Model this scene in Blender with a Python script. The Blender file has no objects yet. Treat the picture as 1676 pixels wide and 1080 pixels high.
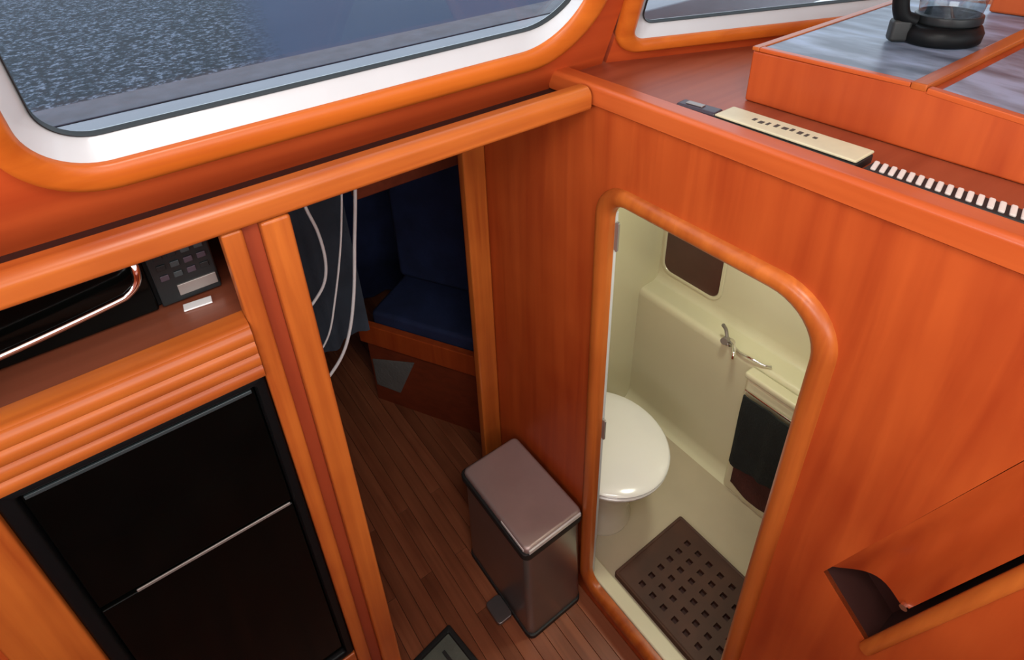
import bpy, bmesh, math, random
from mathutils import Vector, Matrix, Euler
random.seed(7)
sc = bpy.context.scene
COL = sc.collection

# ------------------------------------------------------------------ camera
cd = bpy.data.cameras.new('camera')
cam = bpy.data.objects.new('camera', cd); COL.objects.link(cam)
cd.sensor_fit = 'HORIZONTAL'; cd.sensor_width = 36.0
cd.lens = 995.26 / 1676 * 36.0
cd.shift_x = 0.02175; cd.shift_y = -0.12603
cd.clip_start = 0.02
R = Matrix(((0.81746492, 0.32386687, -0.47629965),
            (-0.5739264, 0.388274, -0.72100748),
            (-0.04857567, 0.86275927, 0.50327612)))
cam.matrix_world = Matrix.Translation((-0.78203, -0.80618, 2.1)) @ R.to_4x4()
sc.camera = cam

# ------------------------------------------------------------------ world, lights, exposure
w = bpy.data.worlds.new('overcast_sky'); sc.world = w; w.use_nodes = True
bg = w.node_tree.nodes['Background']
bg.inputs[0].default_value = (0.86, 0.93, 1.0, 1)
bg.inputs[1].default_value = 1.5
def area(name, loc, target, size, sizey, power, col):
    l = bpy.data.lights.new(name, 'AREA'); l.shape = 'RECTANGLE'; l.size = size; l.size_y = sizey
    l.energy = power; l.color = col
    o = bpy.data.objects.new(name, l); COL.objects.link(o); o.location = loc
    o.rotation_euler = (Vector(target) - Vector(loc)).to_track_quat('-Z', 'Y').to_euler()
    return o
# daylight from the saloon's side and aft windows, plus an added overhead fill light
area('aft_window_daylight', (-0.9, -2.35, 1.78), (-0.7, 0.0, 1.45), 2.2, 0.55, 10, (1.0, 0.97, 0.92))
area('side_window_daylight', (-2.3, -1.0, 2.05), (0.0, -0.4, 1.45), 1.7, 0.55, 22, (1.0, 0.97, 0.93))
area('overhead_fill', (-0.65, -0.85, 2.46), (-0.4, -0.3, 0.0), 0.5, 0.5, 10, (1.0, 0.97, 0.93))
vs = sc.view_settings
vs.view_transform = 'Standard'; vs.look = 'None'; vs.gamma = 1.0; vs.use_curve_mapping = False
vs.exposure = 0.35

# ------------------------------------------------------------------ materials
MAT = {}
def _mat(name):
    m = bpy.data.materials.new(name); m.use_nodes = True; MAT[name] = m
    return m, m.node_tree.nodes, m.node_tree.links, m.node_tree.nodes['Principled BSDF']
def plain(name, col, rough=0.5, metal=0.0, coat=0.0, var=0.06, scale=12.0, bump=0.0, spec=0.5, bscale=None):
    m, N, L, B = _mat(name)
    tc = N.new('ShaderNodeTexCoord'); nz = N.new('ShaderNodeTexNoise')
    nz.inputs['Scale'].default_value = scale; nz.inputs['Detail'].default_value = 4
    L.new(tc.outputs['Object'], nz.inputs['Vector'])
    rp = N.new('ShaderNodeValToRGB')
    rp.color_ramp.elements[0].position = 0.3; rp.color_ramp.elements[1].position = 0.7
    rp.color_ramp.elements[0].color = (*[c * (1 - var) for c in col], 1)
    rp.color_ramp.elements[1].color = (*[min(1, c * (1 + var)) for c in col], 1)
    L.new(nz.outputs['Fac'], rp.inputs['Fac']); L.new(rp.outputs['Color'], B.inputs['Base Color'])
    B.inputs['Roughness'].default_value = rough; B.inputs['Metallic'].default_value = metal
    B.inputs['Coat Weight'].default_value = coat; B.inputs['Specular IOR Level'].default_value = spec
    if bump:
        n2 = N.new('ShaderNodeTexNoise'); n2.inputs['Scale'].default_value = bscale or scale * 8
        L.new(tc.outputs['Object'], n2.inputs['Vector'])
        b = N.new('ShaderNodeBump'); b.inputs['Strength'].default_value = bump; b.inputs['Distance'].default_value = 0.01
        L.new(n2.outputs['Fac'], b.inputs['Height']); L.new(b.outputs['Normal'], B.inputs['Normal'])
    return m
def wood(name, dark, light, axis='Y', rough=0.38, coat=0.10, across=38.0, along=1.6, var=0.0, bump=0.08, mott=0.42):
    m, N, L, B = _mat(name)
    tc = N.new('ShaderNodeTexCoord'); mp = N.new('ShaderNodeMapping')
    s = [across] * 3; s['XYZ'.index(axis)] = along
    mp.inputs['Scale'].default_value = s
    L.new(tc.outputs['Object'], mp.inputs['Vector'])
    oi = N.new('ShaderNodeObjectInfo')
    nz = N.new('ShaderNodeTexNoise'); nz.noise_dimensions = '4D'
    nz.inputs['Scale'].default_value = 1.0; nz.inputs['Detail'].default_value = 7; nz.inputs['Distortion'].default_value = 0.6
    L.new(mp.outputs[0], nz.inputs['Vector'])
    mm = N.new('ShaderNodeMath'); mm.operation = 'MULTIPLY'; mm.inputs[1].default_value = 20.0 if var else 0.0
    L.new(oi.outputs['Random'], mm.inputs[0]); L.new(mm.outputs[0], nz.inputs['W'])
    big = N.new('ShaderNodeTexNoise'); big.inputs['Scale'].default_value = 3.2; big.inputs['Detail'].default_value = 3
    L.new(tc.outputs['Object'], big.inputs['Vector'])
    mix = N.new('ShaderNodeMix'); mix.data_type = 'FLOAT'; mix.inputs[0].default_value = mott
    L.new(nz.outputs['Fac'], mix.inputs[2]); L.new(big.outputs['Fac'], mix.inputs[3])
    rp = N.new('ShaderNodeValToRGB')
    rp.color_ramp.elements[0].position = 0.34; rp.color_ramp.elements[1].position = 0.66
    rp.color_ramp.elements[0].color = (*dark, 1); rp.color_ramp.elements[1].color = (*light, 1)
    L.new(mix.outputs[0], rp.inputs['Fac'])
    if var:
        hs = N.new('ShaderNodeHueSaturation')
        mr = N.new('ShaderNodeMapRange'); mr.inputs[3].default_value = 1 - var; mr.inputs[4].default_value = 1 + var
        L.new(oi.outputs['Random'], mr.inputs[0]); L.new(mr.outputs[0], hs.inputs['Value'])
        L.new(rp.outputs['Color'], hs.inputs['Color']); L.new(hs.outputs['Color'], B.inputs['Base Color'])
    else:
        L.new(rp.outputs['Color'], B.inputs['Base Color'])
    B.inputs['Roughness'].default_value = rough; B.inputs['Coat Weight'].default_value = coat
    B.inputs['Coat Roughness'].default_value = 0.25; B.inputs['Specular IOR Level'].default_value = 0.35
    b = N.new('ShaderNodeBump'); b.inputs['Strength'].default_value = bump; b.inputs['Distance'].default_value = 0.004
    L.new(nz.outputs['Fac'], b.inputs['Height']); L.new(b.outputs['Normal'], B.inputs['Normal'])
    return m

PAN_D, PAN_L = (0.31, 0.038, 0.007), (0.49, 0.088, 0.016)
TRM_D, TRM_L = (0.30, 0.055, 0.010), (0.56, 0.150, 0.024)
wood('mahogany_panel', PAN_D, PAN_L, 'Z', rough=0.42, across=26)
wood('mahogany_window', (0.38, 0.048, 0.011), (0.54, 0.085, 0.018), 'X', rough=0.42, across=26)
wood('trim_x', TRM_D, TRM_L, 'X', rough=0.33)
wood('trim_y', (0.40, 0.066, 0.013), (0.54, 0.11, 0.024), 'Y', rough=0.33)
wood('trim_z', TRM_D, TRM_L, 'Z', rough=0.33)
wood('frame_orange', (0.44, 0.085, 0.009), (0.62, 0.155, 0.017), 'X', rough=0.33)
wood('ledge_wood', (0.25, 0.050, 0.020), (0.36, 0.085, 0.035), 'X', rough=0.4, coat=0.08)
wood('shelf_wood', (0.17, 0.045, 0.022), (0.25, 0.07, 0.035), 'X', rough=0.3, coat=0.4)
wood('floor_teak', (0.17, 0.050, 0.022), (0.34, 0.115, 0.052), 'Y', rough=0.36, across=46, along=2.0, var=0.22)
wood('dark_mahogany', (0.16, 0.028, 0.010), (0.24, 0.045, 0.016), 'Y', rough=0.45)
wood('groove_mahogany', (0.25, 0.036, 0.012), (0.36, 0.06, 0.018), 'Z', rough=0.45)
plain('shade_dark', (0.035, 0.006, 0.003), 0.7)  # near-black standing in for shade in gaps and holes
plain('floor_base', (0.05, 0.02, 0.012), 0.7)
plain('white_gelcoat', (0.54, 0.555, 0.57), 0.3, coat=0.3, var=0.02)
plain('black_rubber', (0.012, 0.013, 0.013), 0.55)
plain('cream_gelcoat', (0.69, 0.645, 0.455), 0.32, coat=0.3, var=0.03, scale=3)
plain('cream_floor', (0.50, 0.42, 0.30), 0.42, coat=0.2, var=0.06, scale=6)
plain('headliner', (0.75, 0.72, 0.66), 0.7)
plain('toilet_white', (0.74, 0.73, 0.70), 0.15, coat=0.6, var=0.01)
plain('ceramic', (0.70, 0.64, 0.53), 0.2, coat=0.5, var=0.02)
plain('gloss_black', (0.0015, 0.0018, 0.0016), 0.12, coat=0.0, var=0.2, spec=0.12)
plain('satin_black', (0.004, 0.0045, 0.005), 0.42, spec=0.15)
plain('edge_bluegrey', (0.045, 0.06, 0.065), 0.35, metal=0.3)
plain('steel', (0.30, 0.29, 0.29), 0.30, metal=0.85, var=0.08, scale=5)
plain('lid_steel', (0.44, 0.34, 0.32), 0.40, metal=0.5, var=0.1, scale=6)
plain('painted_highlight', (0.75, 0.73, 0.72), 0.35, metal=0.2)
plain('chrome', (0.85, 0.85, 0.85), 0.12, metal=1.0, var=0.02)
plain('grey_metal', (0.32, 0.29, 0.27), 0.4, metal=0.6)
plain('white_plastic', (0.80, 0.80, 0.80), 0.4, var=0.02)
plain('navy_cloth', (0.012, 0.022, 0.075), 0.85, var=0.25, scale=9, bump=0.2)
plain('slate_cloth', (0.030, 0.042, 0.060), 0.85, var=0.3, scale=7, bump=0.25)
plain('black_cloth', (0.006, 0.009, 0.010), 0.9, var=0.3, scale=20, bump=0.3)
plain('darkred_cloth', (0.060, 0.010, 0.008), 0.9, var=0.2, scale=20, bump=0.3)
plain('green_black', (0.006, 0.012, 0.010), 0.8, var=0.3)
plain('grey_mat', (0.15, 0.15, 0.14), 0.8, var=0.1, bump=0.3)
plain('mat_green', (0.10, 0.115, 0.095), 0.6, var=0.2, scale=14, bump=0.2)
plain('brown_grate', (0.060, 0.020, 0.010), 0.6, var=0.25, scale=9)
plain('mirror_brown', (0.075, 0.022, 0.018), 0.2, coat=0.4, var=0.12, scale=8)
plain('cream_plastic', (0.60, 0.56, 0.37), 0.45, var=0.06, scale=30)
plain('ink', (0.05, 0.045, 0.035), 0.6)
plain('tick_white', (0.72, 0.66, 0.60), 0.5)
plain('case_dark', (0.05, 0.035, 0.05), 0.4)
plain('smoke_grey', (0.012, 0.014, 0.015), 0.3, spec=0.3)
plain('deck_grey', (0.070, 0.098, 0.155), 0.5, var=0.10, scale=2.5)
plain('reflection_fade', (0.065, 0.070, 0.095), 0.6, var=0.25, scale=20)
plain('reflection_grey', (0.22, 0.23, 0.265), 0.5, var=0.05)

def chart_mat():
    m, N, L, B = _mat('chart_surface')
    tc = N.new('ShaderNodeTexCoord'); mp = N.new('ShaderNodeMapping'); mp.inputs['Scale'].default_value = (22, 7, 20)
    mp.inputs['Rotation'].default_value = (0, 0, 0.5)
    nz = N.new('ShaderNodeTexNoise'); nz.inputs['Scale'].default_value = 1.0; nz.inputs['Detail'].default_value = 6
    L.new(tc.outputs['Object'], mp.inputs[0]); L.new(mp.outputs[0], nz.inputs['Vector'])
    rp = N.new('ShaderNodeValToRGB'); e = rp.color_ramp.elements
    e[0].position = 0.36; e[0].color = (0.08, 0.10, 0.14, 1); e[1].position = 0.62; e[1].color = (0.27, 0.34, 0.48, 1)
    x = e.new(0.5); x.color = (0.17, 0.21, 0.28, 1)
    L.new(nz.outputs['Fac'], rp.inputs['Fac']); L.new(rp.outputs['Color'], B.inputs['Base Color'])
    B.inputs['Roughness'].default_value = 0.35
chart_mat()
def speckle_mat():
    # smooth blue-grey deck with a speckled non-slip area (worn, uneven edge) to port
    m, N, L, B = _mat('deck_surface')
    tc = N.new('ShaderNodeTexCoord')
    nz = N.new('ShaderNodeTexNoise'); nz.inputs['Scale'].default_value = 72; nz.inputs['Detail'].default_value = 3; nz.inputs['Roughness'].default_value = 0.7
    L.new(tc.outputs['Object'], nz.inputs['Vector'])
    rp = N.new('ShaderNodeValToRGB'); e = rp.color_ramp.elements
    e[0].position = 0.42; e[0].color = (0.008, 0.015, 0.024, 1); e[1].position = 0.64; e[1].color = (0.17, 0.20, 0.27, 1)
    x = e.new(0.53); x.color = (0.024, 0.038, 0.056, 1)
    L.new(nz.outputs['Fac'], rp.inputs['Fac'])
    n2 = N.new('ShaderNodeTexNoise'); n2.inputs['Scale'].default_value = 3; n2.inputs['Detail'].default_value = 3
    L.new(tc.outputs['Object'], n2.inputs['Vector'])
    r2 = N.new('ShaderNodeValToRGB'); f = r2.color_ramp.elements
    f[0].color = (0.024, 0.042, 0.090, 1); f[1].color = (0.038, 0.058, 0.112, 1)
    L.new(n2.outputs['Fac'], r2.inputs['Fac'])
    sx = N.new('ShaderNodeSeparateXYZ'); L.new(tc.outputs['Object'], sx.inputs[0])
    a = N.new('ShaderNodeMath'); a.operation = 'MULTIPLY_ADD'; a.inputs[1].default_value = -0.22; a.inputs[2].default_value = 0.58   # x edge drifts with y
    L.new(sx.outputs['Y'], a.inputs[0])
    b = N.new('ShaderNodeMath'); b.operation = 'ADD'; L.new(sx.outputs['X'], b.inputs[0]); L.new(a.outputs[0], b.inputs[1])
    c = N.new('ShaderNodeMath'); c.operation = 'MULTIPLY_ADD'; c.inputs[1].default_value = 0.16
    L.new(nz.outputs['Fac'], c.inputs[0]); L.new(b.outputs[0], c.inputs[2])
    mr = N.new('ShaderNodeMapRange'); mr.inputs[1].default_value = 0.02; mr.inputs[2].default_value = 0.14; mr.inputs[3].default_value = 1; mr.inputs[4].default_value = 0
    L.new(c.outputs[0], mr.inputs[0])
    mx = N.new('ShaderNodeMix'); mx.data_type = 'RGBA'
    L.new(mr.outputs[0], mx.inputs[0]); L.new(r2.outputs['Color'], mx.inputs[6]); L.new(rp.outputs['Color'], mx.inputs[7])
    L.new(mx.outputs[2], B.inputs['Base Color'])
    B.inputs['Roughness'].default_value = 0.7; B.inputs['Specular IOR Level'].default_value = 0.2
speckle_mat()
def glass_mat(name, tint, refl):
    m = bpy.data.materials.new(name); m.use_nodes = True; MAT[name] = m
    N, L = m.node_tree.nodes, m.node_tree.links
    N.remove(N['Principled BSDF'])
    t = N.new('ShaderNodeBsdfTransparent'); t.inputs[0].default_value = (*tint, 1)
    g = N.new('ShaderNodeBsdfGlossy'); g.inputs['Roughness'].default_value = 0.02
    mx = N.new('ShaderNodeMixShader')
    lw = N.new('ShaderNodeLayerWeight'); lw.inputs['Blend'].default_value = 0.5      # two-sided Schlick reflectance
    pw = N.new('ShaderNodeMath'); pw.operation = 'POWER'; pw.inputs[1].default_value = 5.0
    ma = N.new('ShaderNodeMath'); ma.operation = 'MULTIPLY_ADD'; ma.inputs[1].default_value = 0.9; ma.inputs[2].default_value = refl
    L.new(lw.outputs['Facing'], pw.inputs[0]); L.new(pw.outputs[0], ma.inputs[0]); L.new(ma.outputs[0], mx.inputs[0]); L.new(t.outputs[0], mx.inputs[1]); L.new(g.outputs[0], mx.inputs[2])
    L.new(mx.outputs[0], N['Material Output'].inputs[0])
glass_mat('window_glass', (0.86, 0.90, 0.93), 0.035)
glass_mat('clear_glass', (0.66, 0.70, 0.73), 0.12)
def emit(name, col, s):
    m, N, L, B = _mat(name)
    B.inputs['Emission Color'].default_value = (*col, 1); B.inputs['Emission Strength'].default_value = s
emit('added_lamp_glow', (1, 0.95, 0.78), 3.0)

# ------------------------------------------------------------------ helpers
ORG = {}
def empty(name, loc):
    o = bpy.data.objects.new(name, None); COL.objects.link(o); o.location = loc
    o.empty_display_size = 0.05; ORG[o] = Vector(loc)
    return o
def tag(o, label=None, cat=None, group=None, kind=None):
    if label: o['label'] = label
    if cat: o['category'] = cat
    if group: o['group'] = group
    if kind: o['kind'] = kind
    return o
def thing(name, loc, label, cat, group=None):
    return tag(empty(name, loc), label, cat, group)
def struct(o, label=None):
    return tag(o, label, kind='structure')
def put(name, verts, faces, mat, parent=None, smooth=False, base=None):
    """verts in world space; local frame is the root thing's base (or `base`)."""
    org = ORG[parent] if parent is not None else Vector(base or (0, 0, 0))
    me = bpy.data.meshes.new(name)
    me.from_pydata([tuple(Vector(v) - org) for v in verts], [], faces)
    me.materials.append(MAT[mat])
    bm = bmesh.new(); bm.from_mesh(me); bmesh.ops.recalc_face_normals(bm, faces=bm.faces); bm.to_mesh(me); bm.free()
    if smooth:
        for p in me.polygons: p.use_smooth = True
        try: me.set_sharp_from_angle(angle=math.radians(50))
        except Exception: pass
    o = bpy.data.objects.new(name, me); COL.objects.link(o)
    if smooth:
        wm = o.modifiers.new('weighted_normals', 'WEIGHTED_NORMAL'); wm.keep_sharp = True; wm.weight = 100
    if parent is not None: o.parent = parent
    else: o.location = org
    ORG[o] = org
    return o
def from_bm(name, bm, mat, parent=None, smooth=False, base=None):
    bm.verts.ensure_lookup_table(); bm.verts.index_update()
    v = [x.co.copy() for x in bm.verts]; f = [[q.index for q in p.verts] for p in bm.faces]; bm.free()
    return put(name, v, f, mat, parent, smooth, base)
def bm_box(x0, x1, y0, y1, z0, z1, bev=0.003, seg=2, bm=None):
    b = bmesh.new()
    bmesh.ops.create_cube(b, size=1.0)
    for v in b.verts:
        v.co = Vector(((x0 + x1) / 2 + v.co.x * (x1 - x0), (y0 + y1) / 2 + v.co.y * (y1 - y0), (z0 + z1) / 2 + v.co.z * (z1 - z0)))
    if bev: bmesh.ops.bevel(b, geom=list(b.edges), offset=bev, segments=seg, affect='EDGES', profile=0.5)
    return b
def box(name, x0, x1, y0, y1, z0, z1, mat, parent=None, bev=0.003, seg=2, base=None, rot=None, piv=None):
    b = bm_box(x0, x1, y0, y1, z0, z1, bev, seg)
    if rot is not None:
        p = Vector(piv); M = Euler(rot).to_matrix()
        for v in b.verts: v.co = p + M @ (v.co - p)
    return from_bm(name, b, mat, parent, True, base)
def prism(name, poly, frame, d0, d1, mat, parent=None, bev=0.0, base=None, smooth=True):
    """convex polygon in (a,b) of frame (O,u,v,n), extruded from d0 to d1 along n"""
    O, u, v, n = [Vector(q) for q in frame]
    k = len(poly); b = bmesh.new()
    A = [b.verts.new(O + u * p[0] + v * p[1] + n * d0) for p in poly]
    Bv = [b.verts.new(O + u * p[0] + v * p[1] + n * d1) for p in poly]
    b.faces.new(A[::-1]); b.faces.new(Bv)
    for i in range(k): b.faces.new((A[i], A[(i + 1) % k], Bv[(i + 1) % k], Bv[i]))
    if bev: bmesh.ops.bevel(b, geom=list(b.edges), offset=bev, segments=2, affect='EDGES', profile=0.5)
    return from_bm(name, b, mat, parent, smooth, base)
def rrect(a0, a1, b0, b1, r, n=10):
    """rounded rectangle, r = radius or 4 radii (a1b1, a0b1, a0b0, a1b0); counter-clockwise"""
    if not isinstance(r, (tuple, list)): r = (r,) * 4
    P = []
    for (ca, cb, q), rr in zip(((a1, b1, 0), (a0, b1, 1), (a0, b0, 2), (a1, b0, 3)), r):
        sx = -1 if ca == a1 else 1; sy = -1 if cb == b1 else 1
        for i in range(n + 1):
            t = (q + i / n) * math.pi / 2
            P.append((ca + sx * rr + rr * math.cos(t), cb + sy * rr + rr * math.sin(t)))
    return P
def ring(name, outer, inner, prof, frame, mat, parent=None, base=None, smooth=True, close=True):
    """sweep a profile [(t,h)] between two matching outlines; t 0..1 outer to inner, h along n"""
    O, u, v, n = [Vector(q) for q in frame]
    k = len(outer); V = []; F = []
    for (t, h) in prof:
        for (po, pi) in zip(outer, inner):
            a = po[0] + (pi[0] - po[0]) * t; b_ = po[1] + (pi[1] - po[1]) * t
            V.append(O + u * a + v * b_ + n * h)
    m = len(prof)
    for j in range(m if close else m - 1):
        j2 = (j + 1) % m
        for i in range(k):
            i2 = (i + 1) % k
            F.append((j * k + i, j * k + i2, j2 * k + i2, j2 * k + i))
    return put(name, V, F, mat, parent, smooth, base)
def plate(name, outlines, frame, d0, d1, mat, parent=None, base=None):
    """flat sheet with holes (first outline outer), thickness d0..d1 along n"""
    O, u, v, n = [Vector(q) for q in frame]
    cu = bpy.data.curves.new('tmp', 'CURVE'); cu.dimensions = '2D'; cu.fill_mode = 'BOTH'; cu.extrude = abs(d1 - d0) / 2
    for ol in outlines:
        s = cu.splines.new('POLY'); s.points.add(len(ol) - 1); s.use_cyclic_u = True
        for p, q in zip(s.points, ol): p.co = (q[0], q[1], 0, 1)
    ob = bpy.data.objects.new('tmp', cu); COL.objects.link(ob)
    dg = bpy.context.evaluated_depsgraph_get()
    me = bpy.data.meshes.new_from_object(ob.evaluated_get(dg))
    V = [O + u * x.co.x + v * x.co.y + n * (x.co.z + (d0 + d1) / 2) for x in me.vertices]
    F = [list(p.vertices) for p in me.polygons]
    bpy.data.objects.remove(ob); bpy.data.meshes.remove(me); bpy.data.curves.remove(cu)
    o = put(name, V, F, mat, parent, False, base)
    bm = bmesh.new(); bm.from_mesh(o.data); bmesh.ops.remove_doubles(bm, verts=bm.verts, dist=1e-5)
    bmesh.ops.recalc_face_normals(bm, faces=bm.faces); bm.to_mesh(o.data); bm.free()
    return o
def catmull(P, sub=6):
    P = [Vector(p) for p in P]; out = []
    for i in range(len(P) - 1):
        p0 = P[max(i - 1, 0)]; p1 = P[i]; p2 = P[i + 1]; p3 = P[min(i + 2, len(P) - 1)]
        for s in range(sub):
            t = s / sub
            out.append(0.5 * ((2 * p1) + (p2 - p0) * t + (2 * p0 - 5 * p1 + 4 * p2 - p3) * t * t + (3 * p1 - p0 - 3 * p2 + p3) * t ** 3))
    out.append(P[-1]); return out
def tube(name, pts, r, mat, parent=None, seg=10, base=None, sub=6, flat=1.0):
    P = catmull(pts, sub) if sub else [Vector(p) for p in pts]
    V = []; F = []; up = Vector((0.13, 0.27, 0.95))
    T0 = (P[1] - P[0]).normalized(); nrm = T0.cross(up)
    if nrm.length < 0.05: nrm = T0.cross(Vector((1, 0, 0)))
    nrm.normalize()
    for i, p in enumerate(P):
        T = (P[min(i + 1, len(P) - 1)] - P[max(i - 1, 0)]).normalized()
        nrm = (nrm - T * nrm.dot(T)).normalized(); bn = T.cross(nrm)
        for k in range(seg):
            a = 2 * math.pi * k / seg
            V.append(p + nrm * math.cos(a) * r + bn * math.sin(a) * r * flat)
    n = len(P)
    for i in range(n - 1):
        for k in range(seg):
            F.append((i * seg + k, i * seg + (k + 1) % seg, (i + 1) * seg + (k + 1) % seg, (i + 1) * seg + k))
    F.append(tuple(range(seg))[::-1]); F.append(tuple((n - 1) * seg + k for k in range(seg)))
    return put(name, V, F, mat, parent, True, base)
def lathe(name, prof, c, mat, parent=None, seg=32, sx=1.0, sy=1.0, base=None, shape=None):
    V = []; F = []
    for (r, z) in prof:
        for k in range(seg):
            a = 2 * math.pi * k / seg
            x, y = r * math.cos(a) * sx, r * math.sin(a) * sy
            if shape: x, y = shape(x, y)
            V.append((c[0] + x, c[1] + y, c[2] + z))
    for j in range(len(prof) - 1):
        for k in range(seg):
            F.append((j * seg + k, j * seg + (k + 1) % seg, (j + 1) * seg + (k + 1) % seg, (j + 1) * seg + k))
    F.append(tuple(range(seg))[::-1]); F.append(tuple((len(prof) - 1) * seg + k for k in range(seg)))
    return put(name, V, F, mat, parent, True, base)
def cloth(name, O, u, v, W, H, amp, waves, mat, parent=None, base=None, thick=0.006, seed=0, nu=28, nv=16, taper=0.0):
    """hanging cloth with folds: width W along u, hanging H along -v, folds along u x v"""
    O, u, v = Vector(O), Vector(u), Vector(v); n = u.cross(v); rnd = random.Random(seed)
    ph = [rnd.uniform(0, 6.28) for _ in range(3)]
    S = []
    for j in range(nv + 1):
        for i in range(nu + 1):
            a, b = i / nu, j / nv
            d = amp * (0.35 + 0.65 * b) * (math.sin(a * waves * 6.28 + ph[0] + b * 0.6) + 0.4 * math.sin(a * waves * 13 + ph[1]))
            d += amp * 0.5 * math.sin(b * 5 + ph[2])
            ww = W * (1 - taper * b)
            S.append(O + u * (a * ww + (W - ww) * 0.5) - v * (b * H + 0.012 * math.sin(a * 9 + ph[2]) * b) + n * d)
    m = len(S); V = S + [p - n * thick for p in S]; F = []
    q = nu + 1
    for j in range(nv):
        for i in range(nu):
            a = j * q + i
            F.append((a, a + 1, a + q + 1, a + q)); F.append((m + a, m + a + q, m + a + q + 1, m + a + 1))
    edge = [i for i in range(nu)] + [j * q + nu for j in range(nv)] + [nv * q + i for i in range(nu, 0, -1)] + [j * q for j in range(nv, 0, -1)]
    for i in range(len(edge)):
        a, b = edge[i], edge[(i + 1) % len(edge)]
        F.append((a, m + a, m + b, b))
    return put(name, V, F, mat, parent, True, base)
def cushion(name, c, size, mat, parent=None, base=None, rot=(0, 0, 0), e=0.55, seg=24):
    """superellipsoid pillow"""
    sp = lambda w, p: math.copysign(abs(w) ** p, w)
    V = []; F = []; M = Euler(rot).to_matrix(); rings = seg // 2
    for j in range(rings + 1):
        t = -math.pi / 2 + math.pi * j / rings
        for i in range(seg):
            p = 2 * math.pi * i / seg
            x = sp(math.cos(t), 0.9) * sp(math.cos(p), e); y = sp(math.cos(t), 0.9) * sp(math.sin(p), e); z = sp(math.sin(t), 0.9)
            V.append(Vector(c) + M @ Vector((x * size[0] / 2, y * size[1] / 2, z * size[2] / 2)))
    for j in range(rings):
        for i in range(seg):
            F.append((j * seg + i, j * seg + (i + 1) % seg, (j + 1) * seg + (i + 1) % seg, (j + 1) * seg + i))
    o = put(name, V, F, mat, parent, True, base)
    bm = bmesh.new(); bm.from_mesh(o.data); bmesh.ops.remove_doubles(bm, verts=bm.verts, dist=1e-6); bm.to_mesh(o.data); bm.free()
    return o

X, Y, Z = (1, 0, 0), (0, 1, 0), (0, 0, 1)
# ================================================================== STRUCTURE
# ---- floor: teak strips over a dark base
fl = struct(box('floor', -1.75, 0.95, -1.8, 2.09, -0.06, -0.006, 'floor_base', bev=0))
wst = 0.046; gap = 0.0012
lens = [1.15, 1.35, 1.35]
proto = {}
def plank(x, y0, ln):
    key = round(ln, 3)
    if key not in proto:
        b = bm_box(-wst / 2 + gap / 2, wst / 2 - gap / 2, 0.0, ln - gap, -0.006, 0.0, 0.0008, 1)
        o = from_bm('plank', b, 'floor_teak', fl, False); proto[key] = o
    else:
        o = proto[key].copy(); COL.objects.link(o); o.parent = fl
    o.location = (x, y0, 0.0)
nst = int(2.0 / wst)
for i in range(nst):
    x = 5.5 * wst - i * wst
    y = -1.8 - random.choice([0, 0.35, 0.7]) * 0
    off = [0.55, 1.0, 0.75][i % 3]
    segs = [off, 1.35, 3.85 - off - 1.35]
    for s in (segs if x < 0 else [None]):
        if s is None: plank(x, 0.54, 1.5); break
        plank(x, y, s); y += s

# ---- main bulkhead (right) with door hole and slanted slot
FB = ((0, 0, 0), Y, Z, X)      # (y, z) plane at x = 0, normal +x
door_out = rrect(-0.541, -0.030, 0.055, 1.513, (0.072, 0.105, 0.10, 0.07)[::1])
# order of radii: (a1b1, a0b1, a0b0, a1b0) with a = y
door_out = rrect(-0.541, -0.030, 0.055, 1.513, (0.075, 0.110, 0.09, 0.075))
door_in = rrect(-0.505, -0.070, 0.108, 1.478, (0.045, 0.085, 0.06, 0.045))
door_mid = [((a[0] + b[0]) / 2, (a[1] + b[1]) / 2) for a, b in zip(door_out, door_in)]
slot = [(-0.624, 0.965), (-0.722, 0.884), (-0.896, 1.525), (-0.80, 1.525)]
wr = plate('wall_right', [[(-1.75, -0.03), (0.53, -0.03), (0.53, 1.618), (0.10, 1.618), (0.10, 1.668), (-1.75, 1.668)], door_mid, slot], FB, 0.0, 0.010, 'mahogany_panel')
struct(wr, 'mahogany bulkhead with rounded doorway to the toilet')
# slot backing and sides, shade put in as a near-black colour
struct(plate('wall_slot_back', [[(-0.60, 0.86), (-0.92, 0.86), (-0.92, 1.55), (-0.60, 1.55)]], FB, 0.085, 0.095, 'shade_dark'))
struct(ring('wall_slot_side', [(p[0], p[1]) for p in slot], [(p[0] * 1.02 - 0.0, p[1]) for p in slot], [(0, 0.0005), (0, 0.085)], FB, 'shade_dark', smooth=False, close=False))
# lit edge moulding along the slot
struct(tube('trim_4', [(-0.004, -0.722, 0.878), (-0.004, -0.776, 1.08), (-0.004, -0.90, 1.54)], 0.011, 'trim_z', seg=12, sub=8))
# lip along the top of the bulkhead
V = []; prof = [(-0.006, 1.662), (-0.009, 1.665), (-0.010, 1.694), (-0.007, 1.701), (0.0, 1.704), (0.026, 1.704), (0.031, 1.702), (0.033, 1.697), (0.033, 1.662)]
for y in (0.118, -1.75):
    V += [(p[0], y, p[1]) for p in prof]
k = len(prof)
F = [(i, (i + 1) % k, k + (i + 1) % k, k + i) for i in range(k)] + [tuple(range(k)), tuple(range(k, 2 * k))[::-1]]
struct(put('trim_2', V, F, 'trim_y', smooth=True))

# ---- door frame
d1 = struct(empty('door_1', (0, -0.285, 0.055)), 'rounded doorway frame to the toilet compartment')
ring('moulding', door_out, door_in, [(0, 0.0), (0.03, -0.007), (0.15, -0.014), (0.4, -0.018), (0.7, -0.017), (0.93, -0.011), (1.0, -0.003), (1.0, 0.010), (0.55, 0.010), (0.55, 0.0)], FB, 'trim_z', d1)
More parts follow.
